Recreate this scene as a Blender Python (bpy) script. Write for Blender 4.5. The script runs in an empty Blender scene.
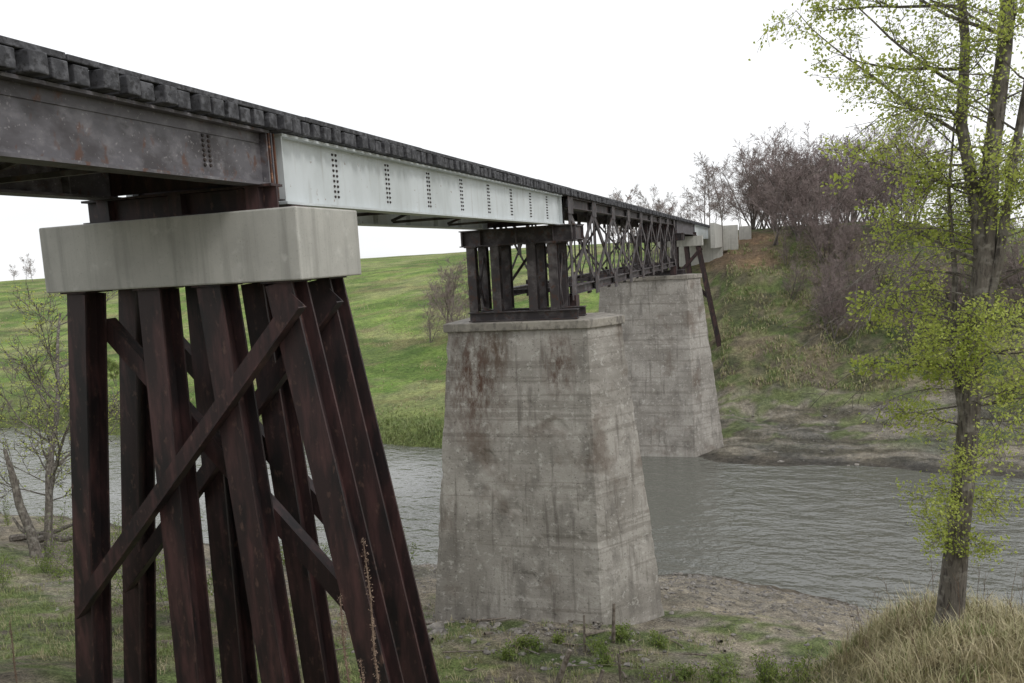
import bpy, math, random
from mathutils import Vector, Matrix, noise
random.seed(7)
R=random.random
def U(a,b): return a+(b-a)*R()
def sm(a,b,x):
    t=max(0.0,min(1.0,(x-a)/(b-a))); return t*t*(3-2*t)
def interp(tab,x):
    if x<=tab[0][0]: return tab[0][1]
    for (a,b),(c,d) in zip(tab,tab[1:]):
        if x<=c: return b+(d-b)*(x-a)/(c-a)
    return tab[-1][1]
def N(x,y,z=0.0): return noise.noise(Vector((x,y,z)))
def FB(x,y,z=0.0,o=4): return noise.fractal(Vector((x,y,z)),0.6,2.0,o)

# ------------------------------------------------------------ materials
def new_mat(name):
    m=bpy.data.materials.new(name); m.use_nodes=True
    nt=m.node_tree; b=nt.nodes["Principled BSDF"]; return m,nt,b
def noise_node(nt,scale,stretch=(1,1,1),detail=5,rough=0.6,off=(0,0,0)):
    tc=nt.nodes.new("ShaderNodeTexCoord"); mp=nt.nodes.new("ShaderNodeMapping")
    mp.inputs["Scale"].default_value=stretch; mp.inputs["Location"].default_value=off
    nz=nt.nodes.new("ShaderNodeTexNoise"); nz.inputs["Scale"].default_value=scale
    nz.inputs["Detail"].default_value=detail; nz.inputs["Roughness"].default_value=rough
    nt.links.new(tc.outputs["Object"],mp.inputs[0]); nt.links.new(mp.outputs[0],nz.inputs["Vector"])
    return nz.outputs[0]
def maprange(nt,s,lo,hi,a=0.0,b=1.0):
    m=nt.nodes.new("ShaderNodeMapRange"); m.inputs[1].default_value=lo; m.inputs[2].default_value=hi
    m.inputs[3].default_value=a; m.inputs[4].default_value=b; nt.links.new(s,m.inputs[0]); return m.outputs[0]
def mix(nt,f,a,b,mode='MIX'):
    m=nt.nodes.new("ShaderNodeMixRGB"); m.blend_type=mode
    for i,v in ((0,f),(1,a),(2,b)):
        if isinstance(v,(int,float)): m.inputs[i].default_value=v
        elif isinstance(v,tuple): m.inputs[i].default_value=(*v,1)
        else: nt.links.new(v,m.inputs[i])
    return m.outputs[0]
def layered(name,base,layers,rough=0.8,bump=0.3,bscale=30,bdist=0.01,metal=0.0,stain=None,bstretch=(1,1,1)):
    m,nt,b=new_mat(name); col=base
    for k,L in enumerate(layers):
        n=noise_node(nt,L.get('s',1),L.get('st',(1,1,1)),L.get('d',4),L.get('r',0.6),(k*7.3,k*3.1,k*5.7))
        f=maprange(nt,n,L['lo'],L['hi'],0,L.get('a',1.0))
        col=mix(nt,f,col,L['c'])
    if stain:
        for (pos,rad,c,stz) in stain:
            tc=nt.nodes.new("ShaderNodeTexCoord"); mp=nt.nodes.new("ShaderNodeMapping"); mp.vector_type='POINT'
            mp.inputs["Location"].default_value=(-pos[0],-pos[1],-pos[2]*stz); mp.inputs["Scale"].default_value=(1,1,stz)
            nt.links.new(tc.outputs["Object"],mp.inputs[0])
            ln=nt.nodes.new("ShaderNodeVectorMath"); ln.operation='LENGTH'; nt.links.new(mp.outputs[0],ln.inputs[0])
            f1=maprange(nt,ln.outputs["Value"],rad*0.2,rad,1,0)
            n2=noise_node(nt,5,(1,1,.4),6,.7); f2=maprange(nt,n2,.42,.6)
            mm=nt.nodes.new("ShaderNodeMath"); mm.operation='MULTIPLY'; nt.links.new(f1,mm.inputs[0]); nt.links.new(f2,mm.inputs[1])
            col=mix(nt,mm.outputs[0],col,c)
    if isinstance(col,tuple): b.inputs["Base Color"].default_value=(*col,1)
    else: nt.links.new(col,b.inputs["Base Color"])
    b.inputs["Roughness"].default_value=rough; b.inputs["Metallic"].default_value=metal
    if bump>0:
        n=noise_node(nt,bscale,bstretch,5,.65); bp=nt.nodes.new("ShaderNodeBump")
        bp.inputs["Strength"].default_value=bump; bp.inputs["Distance"].default_value=bdist
        nt.links.new(n,bp.inputs["Height"]); nt.links.new(bp.outputs[0],b.inputs["Normal"])
    return m
M={}
M['pile']=layered("pile_steel",(.030,.0165,.0165),[
    dict(c=(.088,.040,.038),s=2.2,st=(3,3,.45),lo=.45,hi=.68,a=.85),
    dict(c=(.011,.009,.010),s=1.2,st=(2,2,.6),lo=.5,hi=.62,a=.85),
    dict(c=(.15,.085,.065),s=11,st=(1,1,.5),lo=.6,hi=.72,a=.6)],rough=.6,bump=.3,bscale=40,bdist=.004)
M['girder_dark']=layered("weathered_girder_paint",(.115,.108,.118),[
    dict(c=(.055,.048,.051),s=1.3,st=(1,1,2),lo=.47,hi=.62,a=.9),
    dict(c=(.21,.20,.21),s=4,st=(1,1,1.5),lo=.5,hi=.68,a=.65),
    dict(c=(.11,.05,.03),s=6,st=(1,1,.6),lo=.58,hi=.67,a=.8),
    dict(c=(.34,.32,.32),s=22,lo=.62,hi=.70,a=.6)],rough=.6,bump=.3,bscale=35,bdist=.004)
M['white']=layered("white_girder_paint",(.60,.635,.645),[
    dict(c=(.46,.49,.485),s=1.1,st=(1,1,.5),lo=.42,hi=.66,a=.8),
    dict(c=(.34,.33,.30),s=3,st=(2.5,2.5,.25),lo=.55,hi=.75,a=.5),
    dict(c=(.20,.11,.06),s=9,lo=.67,hi=.73,a=.8)],rough=.5,bump=.12,bscale=20,bdist=.004)
M['bolt']=layered("rusty_bolt",(.05,.035,.03),[dict(c=(.02,.018,.018),s=10,lo=.4,hi=.6)],bump=0)
M['truss']=layered("truss_steel",(.046,.038,.040),[
    dict(c=(.14,.125,.125),s=2.5,lo=.48,hi=.64,a=.8),dict(c=(.08,.035,.022),s=5,lo=.55,hi=.66,a=.8)],rough=.65,bump=.2,bdist=.004)
M['rust']=layered("orange_rust",(.14,.06,.035),[dict(c=(.045,.03,.03),s=6,lo=.45,hi=.6),dict(c=(.33,.17,.10),s=13,lo=.55,hi=.66)],bump=.4,bdist=.005)
M['cap']=layered("precast_concrete",(.46,.45,.41),[
    dict(c=(.36,.35,.32),s=1.6,lo=.42,hi=.66,a=.7),
    dict(c=(.27,.265,.24),s=2.2,st=(3,3,.15),lo=.50,hi=.70,a=.65),
    dict(c=(.58,.57,.53),s=4,lo=.58,hi=.75,a=.6),
    dict(c=(.24,.23,.20),s=40,lo=.60,hi=.70,a=.7)],rough=.85,bump=.25,bscale=50,bdist=.004)
def pier_mat(name,stain):
    return layered(name,(.27,.25,.222),[
    dict(c=(.39,.365,.33),s=.5,lo=.42,hi=.60,a=.95),
    dict(c=(.16,.147,.13),s=1.3,st=(1,1,.6),lo=.52,hi=.66,a=.65),
    dict(c=(.18,.162,.138),s=1.0,st=(.10,.10,4),lo=.55,hi=.61,a=.5,d=3),
    dict(c=(.52,.50,.46),s=4.5,st=(1,1,1.2),lo=.56,hi=.64,a=.6,r=.75),
    dict(c=(.105,.09,.076),s=1.6,st=(3,3,.12),lo=.55,hi=.70,a=.6),
    dict(c=(.085,.075,.066),s=12,lo=.58,hi=.66,a=.7,r=.75),
    dict(c=(.12,.085,.062),s=.6,st=(1,1,1),lo=.57,hi=.68,a=.55)],
    rough=.92,bump=.55,bscale=11,bdist=.022,stain=stain,bstretch=(1,1,1.3))
M['pier']=pier_mat("weathered_pier_concrete",[((-9.1,23.85,-3.9),1.5,(.085,.045,.03),.55),((-6.2,23.9,-3.4),.7,(.09,.05,.035),.5),((-8.2,23.9,-2.9),.6,(.10,.07,.05),.5)])
M['tie']=layered("creosote_timber",(.045,.045,.05),[dict(c=(.13,.13,.14),s=9,st=(.3,1,1),lo=.45,hi=.62,a=.8),
    dict(c=(.018,.017,.018),s=16,lo=.52,hi=.6,a=.8)],rough=.8,bump=.7,bscale=25,bdist=.01)
M['rail']=layered("rail_steel",(.10,.075,.06),[],bump=0,rough=.4,metal=.6)
M['bark']=layered("tree_bark",(.14,.122,.102),[dict(c=(.06,.05,.042),s=9,st=(2,2,.4),lo=.48,hi=.6),dict(c=(.28,.26,.225),s=6,lo=.5,hi=.64,a=.75)],bump=.9,bscale=14,bdist=.03,bstretch=(2,2,.4))
M['twig']=layered("bare_twig_bark",(.25,.195,.185),[dict(c=(.18,.145,.13),s=.6,lo=.4,hi=.6)],bump=0)
M['greytwig']=layered("grey_twig_bark",(.15,.13,.115),[dict(c=(.08,.068,.06),s=.8,lo=.4,hi=.6)],bump=0)
M['wood']=layered("driftwood",(.2,.17,.14),[dict(c=(.09,.07,.055),s=8,lo=.45,hi=.6)],bump=.5,bdist=.01)
M['weed']=layered("dried_weed",(.15,.10,.07),[dict(c=(.24,.17,.12),s=20,lo=.45,hi=.6)],bump=0)
M['rock']=layered("shore_stone",(.24,.22,.195),[dict(c=(.11,.10,.09),s=2,lo=.4,hi=.6),dict(c=(.38,.36,.33),s=5,lo=.58,hi=.7)],bump=.5,bdist=.02)
def leaf_mat(name,c1,c2,c3,scale=3,tr=.45):
    m,nt,b=new_mat(name)
    n=noise_node(nt,scale,(1,1,1),2); col=mix(nt,maprange(nt,n,.35,.65),c1,c2)
    n=noise_node(nt,scale*9,(1,1,1),1); col=mix(nt,maprange(nt,n,.45,.7,0,.8),col,c3)
    nt.links.new(col,b.inputs["Base Color"]); b.inputs["Roughness"].default_value=.6
    if tr:
        t=nt.nodes.new("ShaderNodeBsdfTranslucent"); nt.links.new(col,t.inputs[0])
        ms=nt.nodes.new("ShaderNodeMixShader"); ms.inputs[0].default_value=tr
        nt.links.new(b.outputs[0],ms.inputs[1]); nt.links.new(t.outputs[0],ms.inputs[2])
        nt.links.new(ms.outputs[0],nt.nodes["Material Output"].inputs[0])
    return m
M['leaf']=leaf_mat("spring_leaf",(.42,.48,.09),(.56,.60,.16),(.28,.37,.07),1.2)
M['leafd']=leaf_mat("shrub_leaf",(.17,.24,.055),(.28,.34,.08),(.11,.16,.04),1.2)
M['drygrass']=leaf_mat("dry_grass_blade",(.47,.40,.25),(.34,.30,.17),(.22,.24,.09),.8,0)
M['grass']=leaf_mat("green_grass_blade",(.15,.21,.06),(.23,.28,.09),(.26,.24,.13),.8,0)

# ------------------------------------------------------------ mesh builder
class MB:
    def __init__(s): s.v=[];s.f=[];s.m=[];s.mats=[]
    def mi(s,k):
        if k not in s.mats: s.mats.append(k)
        return s.mats.index(k)
    def quadbox(s,c8,k):
        b=len(s.v); s.v+= [tuple(p) for p in c8]; i=s.mi(k)
        for q in ((0,3,2,1),(4,5,6,7),(0,1,5,4),(1,2,6,5),(2,3,7,6),(3,0,4,7)):
            s.f.append(tuple(b+j for j in q)); s.m.append(i)
    def box(s,x0,x1,y0,y1,z0,z1,k):
        s.quadbox([(x0,y0,z0),(x1,y0,z0),(x1,y1,z0),(x0,y1,z0),(x0,y0,z1),(x1,y0,z1),(x1,y1,z1),(x0,y1,z1)],k)
    def beam(s,p0,p1,w,h,k,side=(1,0,0),off=(0,0)):
        p0=Vector(p0);p1=Vector(p1);d=(p1-p0).normalized(); a=Vector(side); a=(a-d*a.dot(d)).normalized(); b=d.cross(a)
        o=a*off[0]+b*off[1]; q=[]
        for p in (p0,p1):
            for (i,j) in ((-1,-1),(1,-1),(1,1),(-1,1)): q.append(p+o+a*(i*w/2)+b*(j*h/2))
        s.quadbox(q,k)
    def hbeam(s,p0,p1,w,h,k,t=.03,side=(1,0,0)):
        s.beam(p0,p1,w,t,k,side,(0,h/2-t/2)); s.beam(p0,p1,w,t,k,side,(0,-h/2+t/2)); s.beam(p0,p1,t,h-2*t,k,side)
    def tube(s,pts,rads,sides,k,cap=False):
        i0=len(s.v); mi=s.mi(k); n=len(pts)
        for j,p in enumerate(pts):
            d=(pts[min(j+1,n-1)]-pts[max(j-1,0)]); d=d.normalized() if d.length>1e-9 else Vector((0,0,1))
            a=d.orthogonal().normalized() if j==0 else (a-d*a.dot(d)).normalized()
            b=d.cross(a)
            for t in range(sides):
                an=2*math.pi*t/sides; q=p+(a*math.cos(an)+b*math.sin(an))*rads[j]; s.v.append((q.x,q.y,q.z))
        for j in range(n-1):
            for t in range(sides):
                t2=(t+1)%sides; s.f.append((i0+j*sides+t,i0+j*sides+t2,i0+(j+1)*sides+t2,i0+(j+1)*sides+t)); s.m.append(mi)
        if cap:
            s.f.append(tuple(i0+(n-1)*sides+t for t in range(sides))); s.m.append(mi)
    def leaf(s,p,size,k):
        a=Vector((U(-1,1),U(-1,1),U(-1,1))).normalized(); b=a.orthogonal().normalized(); c=a.cross(b)
        an=U(0,6.28); u=b*math.cos(an)+c*math.sin(an); w=a.cross(u)*.32
        i=len(s.v); q=[p,p+u*size*.5+w*size+a*size*.1,p+u*size,p+u*size*.5-w*size+a*size*.1]
        s.v+=[(t.x,t.y,t.z) for t in q]; s.f.append((i,i+1,i+2,i+3)); s.m.append(s.mi(k))
    def obj(s,name,parent=None,bevel=0,smooth=False):
        me=bpy.data.meshes.new(name); me.from_pydata(s.v,[],s.f); me.polygons.foreach_set("material_index",s.m)
        for k in s.mats: me.materials.append(M[k])
        if smooth: me.polygons.foreach_set("use_smooth",[True]*len(s.f))
        me.update(); o=bpy.data.objects.new(name,me); bpy.context.scene.collection.objects.link(o)
        if parent: o.parent=parent
        if bevel:
            b=o.modifiers.new("bevel",'BEVEL'); b.width=bevel; b.segments=2; b.limit_method='ANGLE'
        return o
def empty(name):
    o=bpy.data.objects.new(name,None); bpy.context.scene.collection.objects.link(o); return o

# ------------------------------------------------------------ terrain
WZ=-14.8
NS=[(-400,70),(-100,47),(-49,39),(-22,34),(-3,35),(2.8,33),(15,28),(40,25),(300,15)]
FS=[(-400,110),(-200,78),(-76,62),(-25,56.5),(-12,57),(-6,57),(-3,54.8),(7,54.2),(14,52.6),(60,46),(300,35)]
PN=[(-80,0),(-5,-1.5),(0,-1.8),(1.5,-2.6),(4,-4.6),(9,-7.4),(15,-9.5),(20,-10.9),(25,-12.0),(30,-13.2),(35,-14.8),(37.5,-15.9),(40,-16.4)]
PF=[(-5,-16.4),(-1,-15.6),(0,-14.8),(1.2,-13.7),(5,-13.2),(20,-11.6),(60,-6.8),(100,-1.9),(140,.6),(200,1.9),(400,1.5),(3000,-2)]
PE=[(-5,-15.9),(-1,-15.0),(0,-14.8),(5,-14.4),(10,-13.6),(14,-11.9),(25,-7.0),(38,-1.8),(46,.9),(58,1.5),(400,2),(3000,-2)]
def ground(x,y):
    ns=interp(NS,x)+N(x*.12,1.7)*1.3+N(x*.5,9.1)*.35; fs=interp(FS,x)+N(x*.15,4.4)*1.2+N(x*.6,2.2)*.35
    if y<(ns+fs)/2:
        yp=y*35/ns if y>0 else y
        z=interp(PN,yp)
        z+=2.85*sm(-.8,3.3,x)*sm(7,14,y)*(1-sm(16.3,22.5,y))
        if y>6: z+=FB(x*.22,y*.22)*.28*(1-sm(28,35,yp)*.7)+FB(x*.9,y*.9,7)*.07
        return z
    d=y-fs
    a=interp(PF,d)
    if d>3: a+=N(x*.018,y*.02,3)*2.6*sm(3,50,d)*(1-sm(110,170,d)*.8)+FB(x*.1,y*.1,5)*.22
    b=interp(PE,d)
    if d>0: b+=FB(x*.13,y*.13,8)*.7*sm(4,13,d)*(1-sm(40,48,d)*.8)+FB(x*.4,y*.6,18)*.22*sm(0,3,d)
    lowr=sm(14,42,x); b=b*(1-lowr)+(interp(PF,d)*.6-5.4)*lowr
    w=sm(-24,-12,x-d*.03)
    return a*(1-w)+b*w
def mixc(a,b,t): return tuple(a[i]*(1-t)+b[i]*t for i in range(3))
def gcol(x,y):
    ns=interp(NS,x); fs=interp(FS,x)
    n1=FB(x*.16,y*.16,1)*.5+.5; n2=FB(x*.7,y*.7,2)*.5+.5
    if y<(ns+fs)/2:
        yp=y*35/ns
        c=mixc((.21,.18,.145),(.14,.18,.065),sm(.48,.64,n1*.6+n2*.4))
        c=mixc(c,(.32,.285,.21),sm(.5,.7,n2)*.5)
        c=mixc(c,(.11,.095,.078),sm(.57,.72,FB(x*1.1,y*1.1,51)*.5+.5)*.7)
        c=mixc(c,(.36,.32,.275),sm(19.5,23.5,yp+ (n1-.5)*6)*(1 if x>-14 else .6))
        c=mixc(c,(.23,.205,.175),sm(.5,.62,FB(x*.5,y*1.6,61)*.5+.5)*sm(22,25,yp)*.6)
        c=mixc(c,(.14,.19,.065),sm(.53,.60,FB(x*.35,y*.7,31)*.5+.5)*(1-sm(25,28,yp))*.85)
        c=mixc(c,(.33,.28,.17),sm(-1,2.5,x)*(1-sm(19,22,y)))
        c=mixc(c,(.14,.12,.10),sm(33.8,35,yp))
        return c
    d=y-fs
    g=mixc((.15,.235,.06),(.225,.305,.09),sm(.3,.7,n1)); g=mixc(g,(.27,.275,.13),sm(.5,.75,n2)*.6)
    g=mixc(g,(.29,.295,.15),sm(.48,.62,FB(x*.06,y*.04,17)*.5+.5)*.7)
    g=mixc(g,(.10,.16,.04),sm(.50,.60,FB(x*.035,y*.07,27)*.5+.5)*.75)
    g=mixc(g,(.21,.19,.10),sm(.60,.70,FB(x*.12,y*.16,37)*.5+.5)*.7)
    g=mixc(g,(.13,.11,.075),1-sm(.8,2.6,d+(n2-.5)*2)); g=mixc(g,(.12,.18,.05),(1-sm(2,14,d))*.6)
    e=mixc((.165,.14,.105),(.12,.155,.06),sm(.36,.58,n1*.5+n2*.5)); e=mixc(e,(.25,.22,.15),sm(.5,.72,FB(x*.3,y*.5,9)*.5+.5)*.6)
    e=mixc(e,(.085,.08,.058),sm(.54,.66,FB(x*.2,y*.25,71)*.5+.5)*.6)
    mud=mixc((.245,.225,.20),(.125,.115,.095),sm(.42,.62,FB(x*.14,y*1.0,44)*.5+.5))
    e=mixc(mud,e,sm(11,14,d+(n1-.5)*4)); e=mixc(e,(.13,.17,.065),sm(.54,.64,FB(x*.25,y*.4,12)*.5+.5)*(1-sm(12,16,d))*.7*sm(3,6,d))
    e=mixc(e,(.26,.17,.12),sm(33,37,d)*(1-sm(43,47,d))*sm(-9,-5,x)*(1-sm(-1,3,x))*.8)
    e=mixc((.10,.09,.08),e,sm(.4,2.2,d))
    w=sm(-24,-12,x-d*.03)
    r=sm(16,36,x)*sm(2,8,d); e=mixc(e,(.16,.23,.07),r*.8)
    return mixc(g,e,w)
def axis(lo,hi,a,b,st,gr):
    xs=[]; x=a
    while x<=b: xs.append(x); x+=st
    s=st
    while x<hi: xs.append(x); s*=gr; x+=s
    xs.append(hi); x=a-st; s=st; l=[]
    while x>lo: l.append(x); s*=gr; x-=s
    l.append(lo); return l[::-1]+xs
xs=axis(-900,900,-42,20,.4,1.055); ys=axis(-90,1800,8,72,.36,1.03)
verts=[];cols=[]
for y in ys:
    for x in xs:
        verts.append((x,y,ground(x,y))); cols.append((*gcol(x,y),1))
nx=len(xs); faces=[(j*nx+i,j*nx+i+1,(j+1)*nx+i+1,(j+1)*nx+i) for j in range(len(ys)-1) for i in range(nx-1)]
me=bpy.data.meshes.new("ground"); me.from_pydata(verts,[],faces); me.polygons.foreach_set("use_smooth",[True]*len(faces))
ca=me.color_attributes.new("Col",'FLOAT_COLOR','POINT'); ca.data.foreach_set("color",[c for q in cols for c in q])
go=bpy.data.objects.new("ground",me); bpy.context.scene.collection.objects.link(go)
m,nt,b=new_mat("ground_soil_and_grass")
at=nt.nodes.new("ShaderNodeAttribute"); at.attribute_name="Col"
n=noise_node(nt,2.5,(1,1,1),7,.75); col=mix(nt,1.0,at.outputs["Color"],mix(nt,maprange(nt,n,.32,.68),(.48,.48,.45),(1.45,1.45,1.4)),'MULTIPLY')
n=noise_node(nt,.25,(1,1,1),5,.75); col=mix(nt,1.0,col,mix(nt,maprange(nt,n,.38,.62),(.72,.75,.78),(1.2,1.17,1.08)),'MULTIPLY')
n=noise_node(nt,16,(1,1,1),4,.8); col=mix(nt,1.0,col,mix(nt,maprange(nt,n,.38,.62),(.5,.5,.5),(1.4,1.4,1.4)),'MULTIPLY')
nt.links.new(col,b.inputs["Base Color"]); b.inputs["Roughness"].default_value=.95; b.inputs["Specular IOR Level"].default_value=.15
n=noise_node(nt,5,(1,1,1),7,.8); bp=nt.nodes.new("ShaderNodeBump"); bp.inputs["Strength"].default_value=.9; bp.inputs["Distance"].default_value=.18
nt.links.new(n,bp.inputs["Height"]); nt.links.new(bp.outputs[0],b.inputs["Normal"]); me.materials.append(m)

# water
m,nt,b=new_mat("river_water")
b.inputs["Base Color"].default_value=(.115,.117,.10,1); b.inputs["Roughness"].default_value=.06; b.inputs["IOR"].default_value=1.85
n1=noise_node(nt,2.0,(.8,1.2,1),3,.55); n2=noise_node(nt,.6,(.7,1.2,1),2,.5); n3=noise_node(nt,.07,(.6,1.3,1),2,.5)
ad=nt.nodes.new("ShaderNodeMath"); ad.operation='MULTIPLY_ADD'; ad.inputs[1].default_value=1.6
nt.links.new(n2,ad.inputs[0]); nt.links.new(n1,ad.inputs[2])
bp=nt.nodes.new("ShaderNodeBump"); bp.inputs["Distance"].default_value=.19
nt.links.new(maprange(nt,n3,.38,.6,.35,1.0),bp.inputs["Strength"])
nt.links.new(ad.outputs[0],bp.inputs["Height"]); nt.links.new(bp.outputs[0],b.inputs["Normal"])
M['water']=m
w=MB(); w.v=[(-500,10,WZ),(400,10,WZ),(400,115,WZ),(-500,115,WZ)]; w.f=[(0,1,2,3)]; w.m=[w.mi('water')]; w.obj("river_water")

# ------------------------------------------------------------ bridge
XC=-7.45; GX=(-6.25,-8.65)
bridge=empty("railroad_bridge")
d=MB(); y=-6.0
while y<113:
    o=U(-.045,.045); zj=U(-.012,.012); wv=U(.17,.2)
    d.box(XC-1.5+o,XC+1.48+o,y-wv/2,y+wv/2,1.80,1.985+zj,'tie'); y+=.27+U(-.014,.014)
d.obj("deck_ties",bridge,bevel=.012)
g=MB()
for x in (XC-1.36,XC+1.36):
    y=-6
    while y<113:
        g.box(x-.075,x+.075,y,y+3.985,1.999,2.06+U(0,.01),'tie'); y+=4
g.obj("guard_timbers",bridge,bevel=.01)
r=MB()
for x in (XC-.6,XC+.6):
    r.box(x-.06,x+.06,-6,113,1.999,2.01,'rail'); r.box(x-.012,x+.012,-6,113,2.01,2.09,'rail'); r.box(x-.032,x+.032,-6,113,2.09,2.125,'rail')
r.obj("rails",bridge)
def bolts(mb,x,y,z0,z1,n,dy=.05,cols=2,r=.021):
    for c in range(cols):
        yy=y+(c-(cols-1)/2)*dy*2
        for i in range(n):
            z=z0+(z1-z0)*i/(n-1)
            k='bolt'; b0=len(mb.v); mi=mb.mi(k)
            for xx,rr in ((x,r),(x+.018,r*.75)):
                for t in range(6):
                    a=t*math.pi/3; mb.v.append((xx,yy+rr*math.cos(a),z+rr*math.sin(a)))
            for t in range(6): mb.f.append((b0+t,b0+(t+1)%6,b0+6+(t+1)%6,b0+6+t)); mb.m.append(mi)
            mb.f.append(tuple(b0+6+t for t in range(6))); mb.m.append(mi)
def plate_girder(name,y0,y1,z0,z1,k,splices,pan=1.79):
    g=MB()
    for x in GX:
        g.box(x-.015,x+.015,y0,y1,z0+.035,z1-.035,k)
        g.box(x-.15,x+.15,y0,y1,z1-.035,z1,k); g.box(x-.15,x+.15,y0,y1,z0,z0+.035,k)
        sgn=-1 if x>XC else 1
        yy=y0+.3
        while yy<y1:
            xx0,xx1=sorted((x+sgn*.0155,x+sgn*.13)); g.box(xx0,xx1,yy-.01,yy+.01,z0+.036,z1-.036,k); yy+=pan
        for ye in (y0+.03,y1-.03):
            xx0,xx1=sorted((x-sgn*.0155,x-sgn*.12)); g.box(xx0,xx1,ye-.012,ye+.012,z0+.036,z1-.036,k)
        if k=='girder_dark':
            xx0,xx1=sorted((x-sgn*.0155,x-sgn*.03))
            g.box(xx0,xx1,y0+.06,y1-.06,z1-.16,z1-.036,k); g.box(xx0,xx1,y0+.06,y1-.06,z0+.036,z0+.15,k)
    xo=GX[0]+.0155
    for s in splices: bolts(g,xo,s,z0+.18,z1-.19 if k=='girder_dark' else z1-.12,7 if k=='girder_dark' else 9,r=.024)
    yy=y0+.9
    while yy<y1:
        a=GX[1]+.14; b=GX[0]-.14
        g.beam((a,yy,z1-.12),(b,yy,z0+.12),.06,.06,'truss',(0,1,0)); g.beam((a,yy+.07,z0+.12),(b,yy+.07,z1-.12),.06,.06,'truss',(0,1,0))
        g.beam((a,yy+.14,z0+.09),(b,yy+.14,z0+.09),.06,.06,'truss',(0,1,0)); yy+=pan*2
    for ye in (y0+.12,y1-.12): g.box(GX[1]+.02,GX[0]-.02,ye-.012,ye+.012,z0+.05,z1-.05,'pile')
    g.obj(name,bridge)
plate_girder("approach_girders",-6,9.22,1.08,1.79,'girder_dark',[8.1,4.6],2.0)
e=MB()
for i,yy in enumerate((9.25,9.33,9.42)):
    e.box(GX[0]-.1,GX[0]+.12-.02*i,yy-.012,yy+.012,.92,1.78,'rust' if i!=1 else 'girder_dark')
e.box(GX[0]-.02,GX[0]+.05,9.23,9.46,.95,1.77,'rust')
e.box(GX[0]-.14,GX[0]+.15,9.1,9.45,.90,.918,'pile')
e.obj("girder_end_plates",bridge)
plate_girder("white_plate_girders",9.5,25.1,.86,1.79,'white',[9.5+1.57+1.79*i for i in range(8)])
plate_girder("far_plate_girders",60.2,75.8,.86,1.79,'girder_dark',[])
plate_girder("end_plate_girders",76,94,.5,1.79,'white',[])
def bent(yc,name,zb):
    P=empty(name); P.parent=bridge
    c=MB(); y0,y1=yc-.775,yc+.775
    c.box(-9.49,-5.43,y0,y1,-.153,.747,'cap'); c.obj("concrete_cap",P,bevel=.02)
    s=MB()
    s.hbeam((-9.0,yc-.35,.92),(-5.95,yc-.35,.92),.26,.33,'pile',.03,(0,1,0))
    s.box(-9.0,-5.95,yc-.05,yc+.35,.749,.83,'pile')
    for x in (-8.65,-7.45,-6.25): s.box(x-.1,x+.1,yc-.472,yc-.365,.78,1.06,'pile')
    s.obj("bearing_beams",P)
    p=MB()
    rows=(yc-.48,yc+.45)
    cols=((-9.08,-.12,.31),(-7.85,-.01,.36),(-6.9,.075,.36),(-5.85,.175,.38))
    for ry,sg in zip(rows,(-1,1)):
        for x,bt,wd_ in cols:
            L=-zb-.153
            p.hbeam((x,ry,-.18),(x+bt*L,ry,zb),wd_,.38,'pile',.032,(1,0,0))
            p.box(x-.22,x+.22,ry-.24,ry+.24,-.178,-.1535,'pile')
    p.obj("steel_h_piles",P)
    b=MB()
    for ry in rows:
        yf=ry-.22; yb=ry+.23
        b.beam((-5.55,yf,-.40),(-9.66,yf,-4.75),.02,.27,'pile',(0,1,0)); 
        b.beam((-5.55,yf-.09,-.40),(-9.66,yf-.09,-4.75),.16,.02,'pile',(0,1,0),(0,.125))
        b.beam((-9.1,yb,-.65),(-5.2,yb,-4.85),.02,.25,'pile',(0,1,0))
        b.beam((-9.1,yb+.09,-.65),(-5.2,yb+.09,-4.85),.16,.02,'pile',(0,1,0),(0,.115))
    b.obj("cross_bracing",P)
bent(9.4,"pile_bent",-8.6)
bent(75.6,"far_pile_bent",-9.5)
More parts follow.
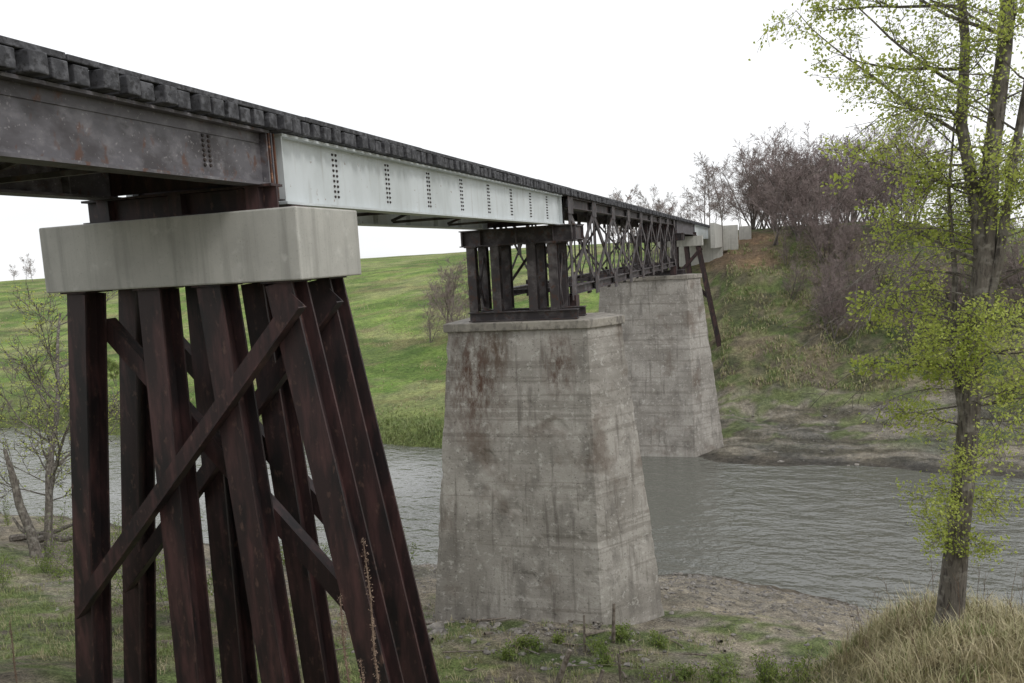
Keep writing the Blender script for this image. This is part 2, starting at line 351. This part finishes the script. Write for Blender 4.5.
def pier(name,yn,zt,zb,xl=-9.9):
    yb=yn+2.5; ym=yn+1.25
    top=[(xl,yn),(-5.25,yn),(-4.42,ym),(-5.25,yb),(xl,yb)]
    def off(k):
        f=k/9.7
        return [(xl-.8*f,yn-.9*f),(-5.25+.2*f,yn-.9*f),(-4.42+1.0*f,ym),(-5.25+.2*f,yb+.9*f),(xl-.8*f,yb+.9*f)]
    g=MB(); mi=g.mi('pier'); nz=int((zt-zb)/.12); cnt=[40,13,13,40,22]
    for j in range(nz+1):
        z=zt-(zt-zb)*j/nz; pl=off(zt-z)
        for e in range(5):
            a=pl[e];b=pl[(e+1)%5]
            for i in range(cnt[e]):
                t=i/cnt[e]; x=a[0]+(b[0]-a[0])*t; y=a[1]+(b[1]-a[1])*t
                cx,cy=(-7.4,ym); dx,dy=x-cx,y-cy; L=math.hypot(dx,dy)
                am=FB(x*.8,y*.8,z*.9,3)*.012
                edge=min(t,1-t)*cnt[e]
                if edge<1.01: am-= max(0,N(x*3,y*3,z*2.3)*.09)*(1 if edge<.5 else .3)
                am-=.007*(1 if (z*1.2)%1<.14 else 0)*(1 if N(z*3,x*.3)>-.1 else 0)
                am-=.03*sm(.36,.5,N(x*1.1,y*1.1,z*1.4+5))
                g.v.append((x+dx/L*am,y+dy/L*am,z))
    n=sum(cnt)
    for j in range(nz):
        for i in range(n):
            i2=(i+1)%n; g.f.append((j*n+i,(j+1)*n+i,(j+1)*n+i2,j*n+i2)); g.m.append(mi)
    P=empty(name); P.parent=bridge
    g.obj("pier_shaft",P)
    c=MB(); q=[(x-(.1 if i in(0,4) else 0)+(.12 if i==2 else .03 if i in (1,3) else 0), y+(-.1 if i in (0,1) else .1 if i in (3,4) else 0)) for i,(x,y) in enumerate(top)]
    m2=c.mi('cap2')
    for z in (zt-.003,zt+.27): c.v+=[(x,y,z) for x,y in q]
    for i in range(5): c.f.append((i,(i+1)%5,5+(i+1)%5,5+i)); c.m.append(m2)
    c.f.append((5,6,7,8,9)); c.m.append(m2); c.f.append((4,3,2,1,0)); c.m.append(m2)
    c.obj("pier_coping",P,bevel=.03)
M['cap2']=layered("coping_concrete",(.24,.22,.19),[dict(c=(.38,.35,.30),s=2.5,lo=.45,hi=.62,a=.8),dict(c=(.10,.09,.08),s=5,st=(1,1,.5),lo=.52,hi=.64,a=.7)],bump=.6,bscale=14,bdist=.02)
pier("river_pier",24.0,-2.37,-13.6)
pier("far_river_pier",57.0,-2.37,-16.2,-11.4)
def tower(name,ya,yb,zt=.86,zb=-2.1):
    t=MB()
    for yy in (ya,yb):
        t.hbeam((-9.35,yy,zt-.27),(-5.55,yy,zt-.27),.34,.52,'truss',.035,(0,1,0))
        t.hbeam((-9.2,yy,zb+.17),(-5.6,yy,zb+.17),.32,.3,'truss',.03,(0,1,0))
        for x in (-9.0,-8.2,-7.0,-6.3):
            t.hbeam((x,yy,zt-.535),(x,yy,zb+.33),.28,.3,'truss',.03,(1,0,0))
            t.box(x-.2,x+.2,yy-.19,yy+.19,zt-.56,zt-.532,'truss'); 
        for x in (-9.25,-8.65,-7.45,-6.25,-5.65): t.box(x-.012,x+.012,yy-.168,yy-.02,zt-.49,zt-.05,'truss')
    for x in (-9.28,-5.62): t.hbeam((x,ya+.171,zt-.27),(x,yb-.171,zt-.27),.14,.44,'truss',.03,(1,0,0))
    for x in (-9.0,-6.3): 
        t.beam((x,ya+.15,zt-.9),(x,yb-.15,zb+.45),.03,.14,'truss'); t.beam((x+.05,yb-.15,zt-.9),(x+.05,ya+.15,zb+.45),.03,.14,'truss')
    t.obj(name,bridge)
tower("steel_tower",24.35,25.45)
tower("far_steel_tower",58.6,59.7)
def truss(y0,y1,zb,zt,n):
    t=MB(); k='truss'; L=(y1-y0)/n
    for x in GX:
        t.hbeam((x,y0,zt-.18),(x,y1,zt-.18),.3,.36,k,.03,(1,0,0))
        t.hbeam((x,y0+.2,zb+.15),(x,y1-.2,zb+.15),.28,.3,k,.03,(1,0,0))
        for i in range(n+1):
            y=y0+i*L; y=min(max(y,y0+.15),y1-.15)
            for s in (-.11,.11): t.beam((x+s,y,zb+.3),(x+s,y,zt-.36),.025,.2 if 0<i<n else .3,k)
            for z,h in ((zb+.15,.62),(zt-.24,.62)):
                t.box(x+.152,x+.168,y-.36,y+.36,z-h/2,z+h/2,k); t.box(x-.168,x-.152,y-.36,y+.36,z-h/2,z+h/2,k)
            if x==GX[0]:
                t.beam((GX[1]+.2,y,zb+.2),(GX[0]-.2,y,zb+.2),.14,.14,k,(0,1,0))
                if i%2==0:
                    t.beam((GX[1]+.2,y,zb+.35),(GX[0]-.2,y,zt-.4),.08,.08,k,(0,1,0)); t.beam((GX[1]+.2,y+.1,zt-.4),(GX[0]-.2,y+.1,zb+.35),.08,.08,k,(0,1,0))
        for i in range(n):
            a=y0+i*L; b=a+L; q=.24 if x==GX[0] else .12
            t.beam((x+.135,a,zb+.3),(x+.135,b,zt-.36),.02,q,k); t.beam((x+.10,a,zt-.36),(x+.10,b,zb+.3),.02,q,k)
            m_=((a+b)/2,(zb+zt)/2); t.box(x+.15,x+.165,m_[0]-.2,m_[0]+.2,m_[1]-.2,m_[1]+.2,k)
    for y in (y0+.3,y1-.3):
        for x in GX: t.box(x-.22,x+.22,y-.25,y+.25,-2.098,zb-.002,'pile')
    t.obj("deck_truss",bridge)
truss(25.95,58.2,-1.45,1.79,8)
a=MB()
a.box(-10.5,-4.6,94.1,95.6,-4,1.75,'cap'); a.box(-4.55,-2.9,94.6,95.4,-.9,1.9,'cap')
a.box(-5.05,-4.6,80.5,94.05,-.5,1.95,'cap'); a.box(-2.9,-1.5,98,99,-.2,1.75,'cap')
a.obj("concrete_abutment",bridge,bevel=.03)
a=MB()
a.box(-9.6,-5.3,-7,-6.1,-3,1.75,'cap'); a.obj("near_abutment",bridge,bevel=.03)

# ------------------------------------------------------------ vegetation
def rvec(): 
    return Vector((U(-1,1),U(-1,1),U(-1,1)))
class TP: pass
def branch(mb,p,d,L,r,lv,T):
    n=T.segs[lv]; pts=[p.copy()]; rads=[r]; d=d.normalized(); st=L/n
    for i in range(n):
        d=(d+rvec()*T.wander[lv]+Vector((0,0,T.up[lv]))).normalized(); p=p+d*st; pts.append(p.copy()); rads.append(max(r*(1-(i+1)/n*T.taper[lv]),T.rmin))
    mb.tube(pts,rads,T.sides[lv],T.bark if lv<T.tw else T.twig)
    if lv<T.last:
        for c in range(T.kids[lv]):
            t=U(T.t0[lv],1)*n; i=min(int(t),n-1); f=t-i; q=pts[i].lerp(pts[i+1],f); ax=(pts[i+1]-pts[i]).normalized()
            side=rvec(); side=(side-ax*side.dot(ax)).normalized(); an=math.radians(U(*T.ang[lv]))
            cd=ax*math.cos(an)+side*math.sin(an)
            cl=L*T.ratio[lv]*U(.6,1.15)*(1-.35*t/n); cr=max((rads[i]*.55)*min(1,U(.6,1)),T.rmin)
            branch(mb,q,cd,cl,cr,lv+1,T)
    if T.leaf and lv>=T.leaflv:
        for i in range(len(pts)-1):
            for q in range(T.nleaf):
                if R()<T.leafp: mb.leaf(pts[i].lerp(pts[i+1],R())+rvec()*T.lspread,U(*T.lsize),T.leaf)
def TPm(**k):
    T=TP(); T.segs=[6,5,4,3];T.wander=[.12,.18,.22,.25];T.up=[.05,.08,.05,.02];T.taper=[.75,.8,.8,.8];T.rmin=.006;T.sides=[7,5,4,3]
    T.bark='bark';T.twig='twig';T.tw=2;T.last=3;T.kids=[10,8,7];T.t0=[.25,.2,.2];T.ang=[(30,60),(25,60),(25,60)];T.ratio=[.5,.5,.5]
    T.leaf=None;T.leaflv=3;T.nleaf=2;T.leafp=.8;T.lspread=.06;T.lsize=(.05,.09)
    for a,b in k.items(): setattr(T,a,b)
    return T
def dist_tree(i,H,T):
    mb=MB(); random.seed(100+i)
    for s in range(T.stems): branch(mb,Vector((U(-.3,.3),U(-.3,.3),-.3)),Vector((U(-T.sp,T.sp),U(-T.sp,T.sp),1)),H*U(.8,1),.11,0,T)
    me=bpy.data.meshes.new("tree_mesh"); me.from_pydata(mb.v,[],mb.f); me.polygons.foreach_set("material_index",mb.m)
    for k in mb.mats: me.materials.append(M[k])
    return me
Tb=TPm(bark='greytwig',twig='twig',tw=1,rmin=.013,kids=[12,9,7],stems=3,sp=.45,t0=[.15,.15,.15],sides=[5,3,3,3],segs=[5,4,3,2])
brushes=[dist_tree(i,9,Tb) for i in range(4)]
Tg=TPm(bark='greytwig',twig='twig',tw=2,rmin=.018,kids=[12,9,7],stems=1,sp=.1,t0=[.3,.2,.2],sides=[5,3,3,3],segs=[5,4,3,2],ratio=[.45,.5,.5])
bares=[dist_tree(20+i,11,Tg) for i in range(3)]
Tl=TPm(bark='greytwig',twig='greytwig',tw=1,rmin=.012,kids=[11,8,4],stems=2,sp=.3,t0=[.2,.2,.2],sides=[5,3,3,3],segs=[5,4,3,2],leaf='leafd',leaflv=2,nleaf=3,lspread=.35,lsize=(.12,.22))
greens=[dist_tree(40+i,8,Tl) for i in range(2)]
random.seed(5)
def place(parent,meshes,name,x,y,s,sz=1):
    o=bpy.data.objects.new(name,random.choice(meshes)); bpy.context.scene.collection.objects.link(o); o.parent=parent
    o.location=(x,y,ground(x,y)-.1); o.scale=(s,s,s*sz); o.rotation_euler=(0,0,U(0,6.28))
P=empty("bare_brush_thicket")
for i in range(40):
    y=U(88,130); x=U(-1.5,17)*y/105+ (1.5 if y<95 else 0); place(P,brushes,"brush_tree",x,y,U(.8,1.35)*(.75 if y<95 else 1))
for i in range(24):
    y=U(74,92); x=U(2,15)*y/90; place(P,brushes,"brush_tree",x,y,U(.25,.65))
for i in range(14):
    y=U(70,100); x=U(.14,.36)*y; place(P,brushes,"brush_tree",x,y,U(.4,.8))
P=empty("distant_tree_line")
for i in range(24):
    y=U(140,200); x=-.17*y+U(0,.15*y); place(P,bares,"bare_tree",x,y,U(.7,1.25))
for i in range(12):
    y=U(190,260); x=-U(.9,1.4)*y; place(P,bares,"bare_tree",x,y,U(.5,.9))
P=empty("field_edge_trees")
for (x,y,s) in ((-41,100,1.0),(-38.5,96,.75),(-43,104,.6),(-36,92,.5),(-39.5,90,.5),(-37,99,.8),(-34,88,.4)): place(P,brushes,"bare_tree",x,y,s)
P=empty("far_bank_bushes")
for i in range(26):
    x=U(-85,-22); y=interp(FS,x)+U(.8,4)+ (R()<.2)*U(2,14); place(P,brushes+greens,"bank_bush",x,y,U(.08,.28))
for i in range(8):
    x=U(-100,-62); y=interp(FS,x)+U(3,25); place(P,brushes+greens,"bank_bush",x,y,U(.3,.7))
P=empty("riverbank_green_trees")
for i in range(12):
    y=U(66,95); x=U(.19,.36)*y+2; place(P,greens+brushes[:1],"leafy_tree",x,y,U(.5,.95))

# right foreground tree
random.seed(21)
mb=MB()
T=TPm(segs=[8,6,5,4],kids=[9,7,6],rmin=.004,twig='bark',leaf='leaf',leaflv=2,nleaf=5,leafp=.40,lspread=.2,lsize=(.035,.075),wander=[.1,.2,.25,.3],up=[.02,.0,-.05,-.1],ratio=[.5,.6,.6],ang=[(35,75),(25,65),(25,65)])
def gp(x,y): return ground(x,y)
tb=gp(2.95,15.0)
trunk=[Vector(p) for p in ((2.9,15,tb-.3),(2.93,15,tb+.15),(3.05,15,-5.3),(3.16,15,-4.1),(3.28,15.03,-2.4),(3.45,15,-.4),(3.52,15,1.0),(3.70,14.95,2.8),(3.78,14.9,4.5),(3.7,14.8,6.5),(3.8,14.7,8.5))]
tr=[.32,.225,.185,.17,.165,.16,.13,.11,.09,.06,.02]
mb.tube(trunk,tr,12,'bark')
tr2=[Vector(p) for p in ((3.42,15,-.7),(3.3,15.1,.6),(3.12,15.1,1.7),(3.2,15.2,3.0),(3.1,15.3,4.4),(2.8,15.3,6.2))]
mb.tube(tr2,[.11,.10,.09,.075,.055,.02],8,'bark')
tr3=[Vector(p) for p in ((3.3,15.0,-2.2),(3.62,14.9,-.6),(3.85,14.9,1.2),(4.1,14.8,3.0),(4.4,14.8,5))]
mb.tube(tr3,[.08,.075,.065,.05,.02],7,'bark')
tr4=[Vector(p) for p in ((3.18,15.0,-3.6),(3.0,15.1,-2.2),(3.05,15.2,-.8),(2.95,15.2,.6),(3.05,15.2,1.9))]
mb.tube(tr4,[.06,.055,.045,.03,.012],7,'bark')
def onpath(path,z):
    for a,b in zip(path,path[1:]):
        if a.z<=z<=b.z: return a.lerp(b,(z-a.z)/(b.z-a.z))
    return path[-1]
for i in range(84):
    z=U(-4.3,5.5) if i%3 else U(-2.5,2.0); path=random.choice([trunk,trunk,tr2,tr3,tr4]) 
    if z<path[0].z or z>path[-1].z: path=trunk
    p=onpath(path,z); an=U(0,6.28); L=U(.8,2.0)*(1.1 if z>1 else .85)
    dz=U(.1,.8) if z>-1 else U(-.2,.6)
    branch(mb,p,Vector((math.cos(an),math.sin(an),dz)),L,U(.014,.026),1,T)
for i in range(7):
    z=U(-6,-4.3); an=U(0,6.28); branch(mb,onpath(trunk,z),Vector((math.cos(an),math.sin(an),.3)),U(.4,.9),.01,1,T)
T2=TPm(segs=[8,8,5,4],kids=[9,10,6],rmin=.004,twig='bark',leaf='leaf',leaflv=2,nleaf=5,leafp=.42,lspread=.15,lsize=(.045,.095),wander=[.1,.13,.25,.3],up=[.02,.0,-.02,-.06],ratio=[.5,.36,.5],ang=[(35,75),(25,60),(25,65)],taper=[.8,.85,.8,.8])
for (z,path,dv,L) in ((1.5,tr2,(-1,-.1,.75),3.6),(2.3,tr2,(-1,.2,.6),3.0),(3.0,trunk,(-.9,-.2,.35),3.8),(.6,tr2,(-1,-.2,.35),2.2),(-.6,trunk,(-1,.1,.45),1.9),(-1.6,trunk,(-1,-.1,.15),1.9),(-2.4,trunk,(-1,.2,.1),1.5),(3.6,tr2,(-.8,.2,.2),2.6),(-1,trunk,(1,-.1,.3),1.6),(-3,trunk,(1,.1,.3),1.5),(2,tr3,(1,-.1,.3),1.6),(4.2,trunk,(-1,.1,.1),3.0),(2.6,tr2,(-1,-.3,.1),2.2)):
    branch(mb,onpath(path,z),Vector(dv),L,.034,1,T2)
T3=TPm(segs=[8,9,4,3],kids=[9,6,3],rmin=.0055,twig='bark',last=2,leaf=None,wander=[.1,.08,.2,.3],up=[0,-.16,-.1,0],ratio=[.5,.22,.5],ang=[(35,75),(20,50),(25,65)])
for i in range(30):
    z=U(-3.0,2.2); p=onpath(trunk,z); branch(mb,p,Vector((-1 if i%4 else 1,U(-.5,.5),U(.3,.9))),U(1.6,3.4),.014,1,T3)
mb.obj("cottonwood_tree",smooth=False)

random.seed(33)
def small_tree(name,x,y,lean,H,r,T,extra=1):
    mb=MB(); z=ground(x,y)
    for e in range(extra): branch(mb,Vector((x+e*.3,y,z-.2)),Vector((lean[0]+U(-.15,.15)*e,lean[1],1)),H*(1-.2*e),r,0,T)
    return mb.obj(name)
Ts=TPm(segs=[9,6,5,3],kids=[15,9,6],rmin=.012,twig='bark',leaf='leaf',leaflv=3,nleaf=2,leafp=.3,lspread=.2,lsize=(.08,.14),wander=[.16,.2,.25,.3],t0=[.28,.2,.2],ratio=[.42,.5,.5],ang=[(35,75),(25,60),(25,60)])
small_tree("riverbank_tree",-30.8,26.5,(-.1,0),11.8,.2,Ts,1)
small_tree("riverbank_tree.001",-35.0,26.5,(.02,0),11,.16,Ts,1)
small_tree("riverbank_tree.002",-33.0,28.5,(0,0),9,.12,Ts,1)
mb=MB(); z=ground(-30.9,26); mb.tube([Vector((-30.9,26,z-.2)),Vector((-31.1,26,z+1.2)),Vector((-31.55,26,z+2.4)),Vector((-31.7,26,z+3.6)),Vector((-32.0,26,z+4.9))],[.27,.19,.17,.14,.07],8,'bark',True)
mb.tube([Vector((-31.0,26,z+1.0)),Vector((-31.5,25.9,z+1.3)),Vector((-31.8,25.8,z+1.9))],[.10,.08,.04],6,'bark',True)
mb.obj("dead_tree_snag")
mb=MB()
for k in range(7):
    x=U(-38,-29);y=U(25,29);z=ground(x,y)+.2;an=U(-.4,.4)+ (0 if k%2 else 2.6);L=U(1.5,4)
    pts=[Vector((x+math.cos(an)*L*t,y+math.sin(an)*L*t,z+U(-.1,.25)+t*.3)) for t in (0,.3,.6,1)]
    mb.tube(pts,[.2,.17,.14,.07],7,'bark',True)
mb.obj("fallen_logs")
Tw=TPm(segs=[4,3,3,3],kids=[7,5,4],last=1,rmin=.005,twig='greytwig',leaf='leafd',leaflv=0,nleaf=5,leafp=.8,lspread=.14,lsize=(.04,.09),wander=[.2,.25,.3,.3])
def shrub(name,pts,T,H):
    mb=MB()
    for (x,y) in pts:
        for s in range(4): branch(mb,Vector((x,y,ground(x,y)-.05)),Vector((U(-.6,.6),U(-.6,.6),1)),H*U(.5,1.2),.012,0,T)
    mb.obj(name)
shrub("leafy_shrub",[(-.6+U(-1.8,1.2),17.8+U(-1.5,1.5)) for i in range(8)],Tw,.8)
shrub("leafy_shrub.001",[(-19+U(-1.5,1.5),20+U(-1.5,1.5)) for i in range(9)],Tw,2.8)
shrub("leafy_shrub.002",[(-26+U(-4,4),24+U(-3,3)) for i in range(14)],Tw,1.1)
shrub("leafy_shrub.003",[(-4+U(-3,3),20+U(-2,2)) for i in range(10)],Tw,.4)
shrub("leafy_shrub.004",[(U(-40,-15),U(28,31.5)) for i in range(26)],Tw,1.3)
mb=MB()
for (x,y,top) in ((-2.58,4.5,-1.8),(-2.75,4.45,-2.15),(-2.5,4.3,-2.5),(-9.2,7.2,-4.2)):
    z=ground(x,y)-.1; H=top-z; pts=[Vector((x+.1,y,z))]
    for i in range(8): pts.append(pts[-1]+Vector((U(-.035,.02),U(-.02,.02),H/8)))
    mb.tube(pts,[.007]*7+[.006,.003],5,'weed')
    for i in range(420):
        t=R()*2.6; j=8-int(t)-1; q=pts[j+1].lerp(pts[j],t-int(t))+rvec()*.011*(1.3+N(t*3,x*5)); mb.leaf(q,.014,'weed')
mb.obj("dried_weed_stalks")
mb=MB()
for i in range(70):
    x=U(1.0,6.5); y=U(12.5,17.5); z=ground(x,y); H=U(.5,1.15); a=U(-.25,.25); b_=U(-.2,.2)
    mb.tube([Vector((x,y,z)),Vector((x+a*.3,y+b_*.3,z+H*.5)),Vector((x+a,y+b_,z+H))],[.006,.005,.003],3,'weed')
    if R()<.5:
        for s in range(3): mb.tube([Vector((x+a*.6,y+b_*.6,z+H*(.6+.1*s))),Vector((x+a+U(-.15,.15),y,z+H*(.8+.1*s)))],[.004,.002],3,'weed')
mb.obj("dry_stems")
mb=MB()
for (x,y,dx,dz,r) in ((-4.9,16.5,.5,1.0,.08),(-3.9,16.0,.35,.7,.06),(-3.4,17.5,-.1,.8,.04),(-5.0,20.5,0,1.0,.04),(-4.4,21.5,.05,1.1,.06)):
    z=ground(x,y)-.2; mb.tube([Vector((x,y,z)),Vector((x+dx*.5,y,z+dz*.55)),Vector((x+dx,y+.1,z+dz+.2))],[r,r*.9,r*.7],7,'wood',True)
for k in range(60):
    x=U(-14,-.5);y=U(17,23.2);an=U(0,3.1);L=U(.3,1.8)*(.5+R()*.5); rr=U(.012,.05)
    mb.tube([Vector((x+math.cos(an)*L*t,y+math.sin(an)*L*t*.6,ground(x+math.cos(an)*L*t,y+math.sin(an)*L*t*.6)+.05+U(0,.06))) for t in (0,.5,1)],[rr,rr*.8,rr*.4],6,'wood' if k%3 else 'bark',True)
mb.obj("driftwood_stakes")
mb=MB(); mi=mb.mi('rock')
import bmesh
def rock(x,y,s):
    bm=bmesh.new(); bmesh.ops.create_icosphere(bm,subdivisions=1 if s<.14 else 2,radius=s); b0=len(mb.v); z=ground(x,y); o=U(0,99); sx,sy,sz=U(.8,1.4),U(.8,1.3),U(.4,.75)
    for v in bm.verts:
        c=v.co; f=1+N(c.x/s*1.3+o,c.y/s*1.3,c.z/s*1.3)*.8; mb.v.append((x+c.x*f*sx,y+c.y*f*sy,z+s*.05+c.z*f*sz))
    for f in bm.faces: mb.f.append(tuple(b0+v.index for v in f.verts)); mb.m.append(mi)
    bm.free()
for i in range(4600):
    x=U(-24,4); ns=interp(NS,x); y=ns-abs(random.gauss(0,5.0))-.1
    if y>15 and not(-10.8<x<-3.3 and 23<y<27.5): rock(x,y,.025+.09*R()**4)
for i in range(420):
    x=U(-13.5,-1.5); y=U(18.5,23.2); rock(x,y,.025+.10*R()**3)
for (x,y,s) in ((-10.6,21.5,.36),(-10.1,21.8,.26),(-8.7,22.4,.22),(-9.7,21.2,.2),(-8.3,22.6,.16),(-11.2,22.0,.3),(-7.6,22.0,.14),(-12.0,21.2,.16)): rock(x,y,s)
for i in range(140):
    x=U(-3,16); y=interp(FS,x)+U(.2,12); rock(x,y,.04+.14*R()**3)
mb.obj("shore_rocks")
def blades(name,n,fx,k,h,wd,lean=.5):
    g=MB(); mi=g.mi(k)
    for i in range(n):
        p=fx()
        if p is None: continue
        x,y=p; z=ground(x,y)-.02
        for j in range(3):
            xx=x+U(-.06,.06); yy=y+U(-.06,.06); H=U(*h); an=U(0,6.28); lx,ly=math.cos(an),math.sin(an); l=U(.05,lean)*H; w_=wd*U(.6,1.2)
            px,py=-ly*w_,lx*w_; b0=len(g.v)
            g.v+=[(xx-px,yy-py,z),(xx+px,yy+py,z),(xx+px*.7+lx*l*.35,yy+py*.7+ly*l*.35,z+H*.6),(xx-px*.7+lx*l*.35,yy-py*.7+ly*l*.35,z+H*.6),(xx+lx*l,yy+ly*l,z+H*.95)]
            g.f+=[(b0,b0+1,b0+2,b0+3),(b0+3,b0+2,b0+4)]; g.m+=[mi,mi]
    g.obj(name)
def f1():
    x=U(-1.2,7.5); y=U(10.5,19); return (x,y) if R()<sm(-1.0,2.8,x)*(.35+.65*sm(-.1,.2,FB(x*.9,y*.9,14))) else None
blades("dry_grass",14000,f1,'drygrass',(.12,.5),.007,1.2)
def f1b():
    x=U(-3.5,7.5); y=U(12,20); return (x,y) if FB(x*.6,y*.6,4)>.0 else None
blades("bank_grass",6000,f1b,'grass',(.08,.28),.008,.8)
def f2():
    y=U(14.5,25); x=U(-1.5,-.05)*y 
    if -10.9<x<-3 and 22.9<y: return None
    return (x,y) if FB(x*.5,y*.5,3)>.05+(.12 if x>-16 else 0) else None
blades("meadow_grass",16000,f2,'grass',(.06,.2),.009,.9)
def f2b():
    y=U(14,24); x=U(-1.5,0)*y
    return (x,y) if FB(x*.5+9,y*.5,3)>.1 and not(-10.9<x<-3 and 22.9<y) else None
blades("dry_meadow_grass",8000,f2b,'drygrass',(.06,.25),.007,1.0)
def f3():
    x=U(-75,-10); y=interp(FS,x)+abs(random.gauss(0,2.5))+.6; return (x,y)
blades("far_bank_grass",8000,f3,'grass',(.1,.4),.03,.8)
def f3b():
    y=U(62,130); x=-U(.25,1.3)*y; return (x,y) if FB(x*.09,y*.09,91)>.12 else None
blades("hill_tussocks",9000,f3b,'drygrass',(.1,.35),.03,.9)
def f4():
    x=U(-4,16); y=interp(FS,x)+U(13,42); return (x,y) if FB(x*.3,y*.3,6)>-.1 else None
blades("embankment_grass",5000,f4,'drygrass',(.15,.45),.03,.9)
blades("embankment_green_grass",5000,f4,'grass',(.15,.45),.03,.9)

# ------------------------------------------------------------ sky and light
wd=bpy.data.worlds.new("World"); bpy.context.scene.world=wd; wd.use_nodes=True; nt=wd.node_tree
bg=nt.nodes["Background"]; sky=nt.nodes.new("ShaderNodeTexSky"); sky.sky_type='NISHITA'; sky.sun_disc=False
SE,SA=math.radians(48),math.radians(115)
sky.sun_elevation=SE; sky.sun_rotation=SA
tc=nt.nodes.new("ShaderNodeTexCoord"); mp=nt.nodes.new("ShaderNodeMapping"); mp.inputs["Scale"].default_value=(1,1,3)
nt.links.new(tc.outputs["Generated"],mp.inputs[0]); nz=nt.nodes.new("ShaderNodeTexNoise"); nz.inputs["Scale"].default_value=1.6; nz.inputs["Detail"].default_value=5
nt.links.new(mp.outputs[0],nz.inputs["Vector"])
cl=mix(nt,maprange(nt,nz.outputs[0],.35,.65),(9.4,9.55,9.8),(13.0,13.05,13.2))
fc=mix(nt,.9,sky.outputs[0],cl); nt.links.new(fc,bg.inputs[0]); bg.inputs[1].default_value=.1
sl=bpy.data.lights.new("sun",'SUN'); sl.energy=1.2; sl.angle=math.radians(14); sl.color=(1,.98,.95)
so=bpy.data.objects.new("sun",sl); bpy.context.scene.collection.objects.link(so)
sd=Vector((math.sin(SA)*math.cos(SE),math.cos(SA)*math.cos(SE),math.sin(SE))); so.rotation_euler=sd.to_track_quat('Z','Y').to_euler()

# ------------------------------------------------------------ camera
dy=Vector((253,101.5,-800)).normalized(); dx=Vector((2540,63.5,800)); dx=(dx-dy*dx.dot(dy)).normalized(); dz=dx.cross(dy)
cd=bpy.data.cameras.new("camera"); cd.sensor_width=36; cd.lens=28.125; cd.clip_end=4000; cd.clip_start=.05
co=bpy.data.objects.new("camera",cd); bpy.context.scene.collection.objects.link(co)
co.matrix_world=Matrix((dx,dy,dz)).to_4x4(); bpy.context.scene.camera=co
bpy.context.scene.view_settings.view_transform='Standard'; bpy.context.scene.view_settings.look='None'; bpy.context.scene.view_settings.exposure=0
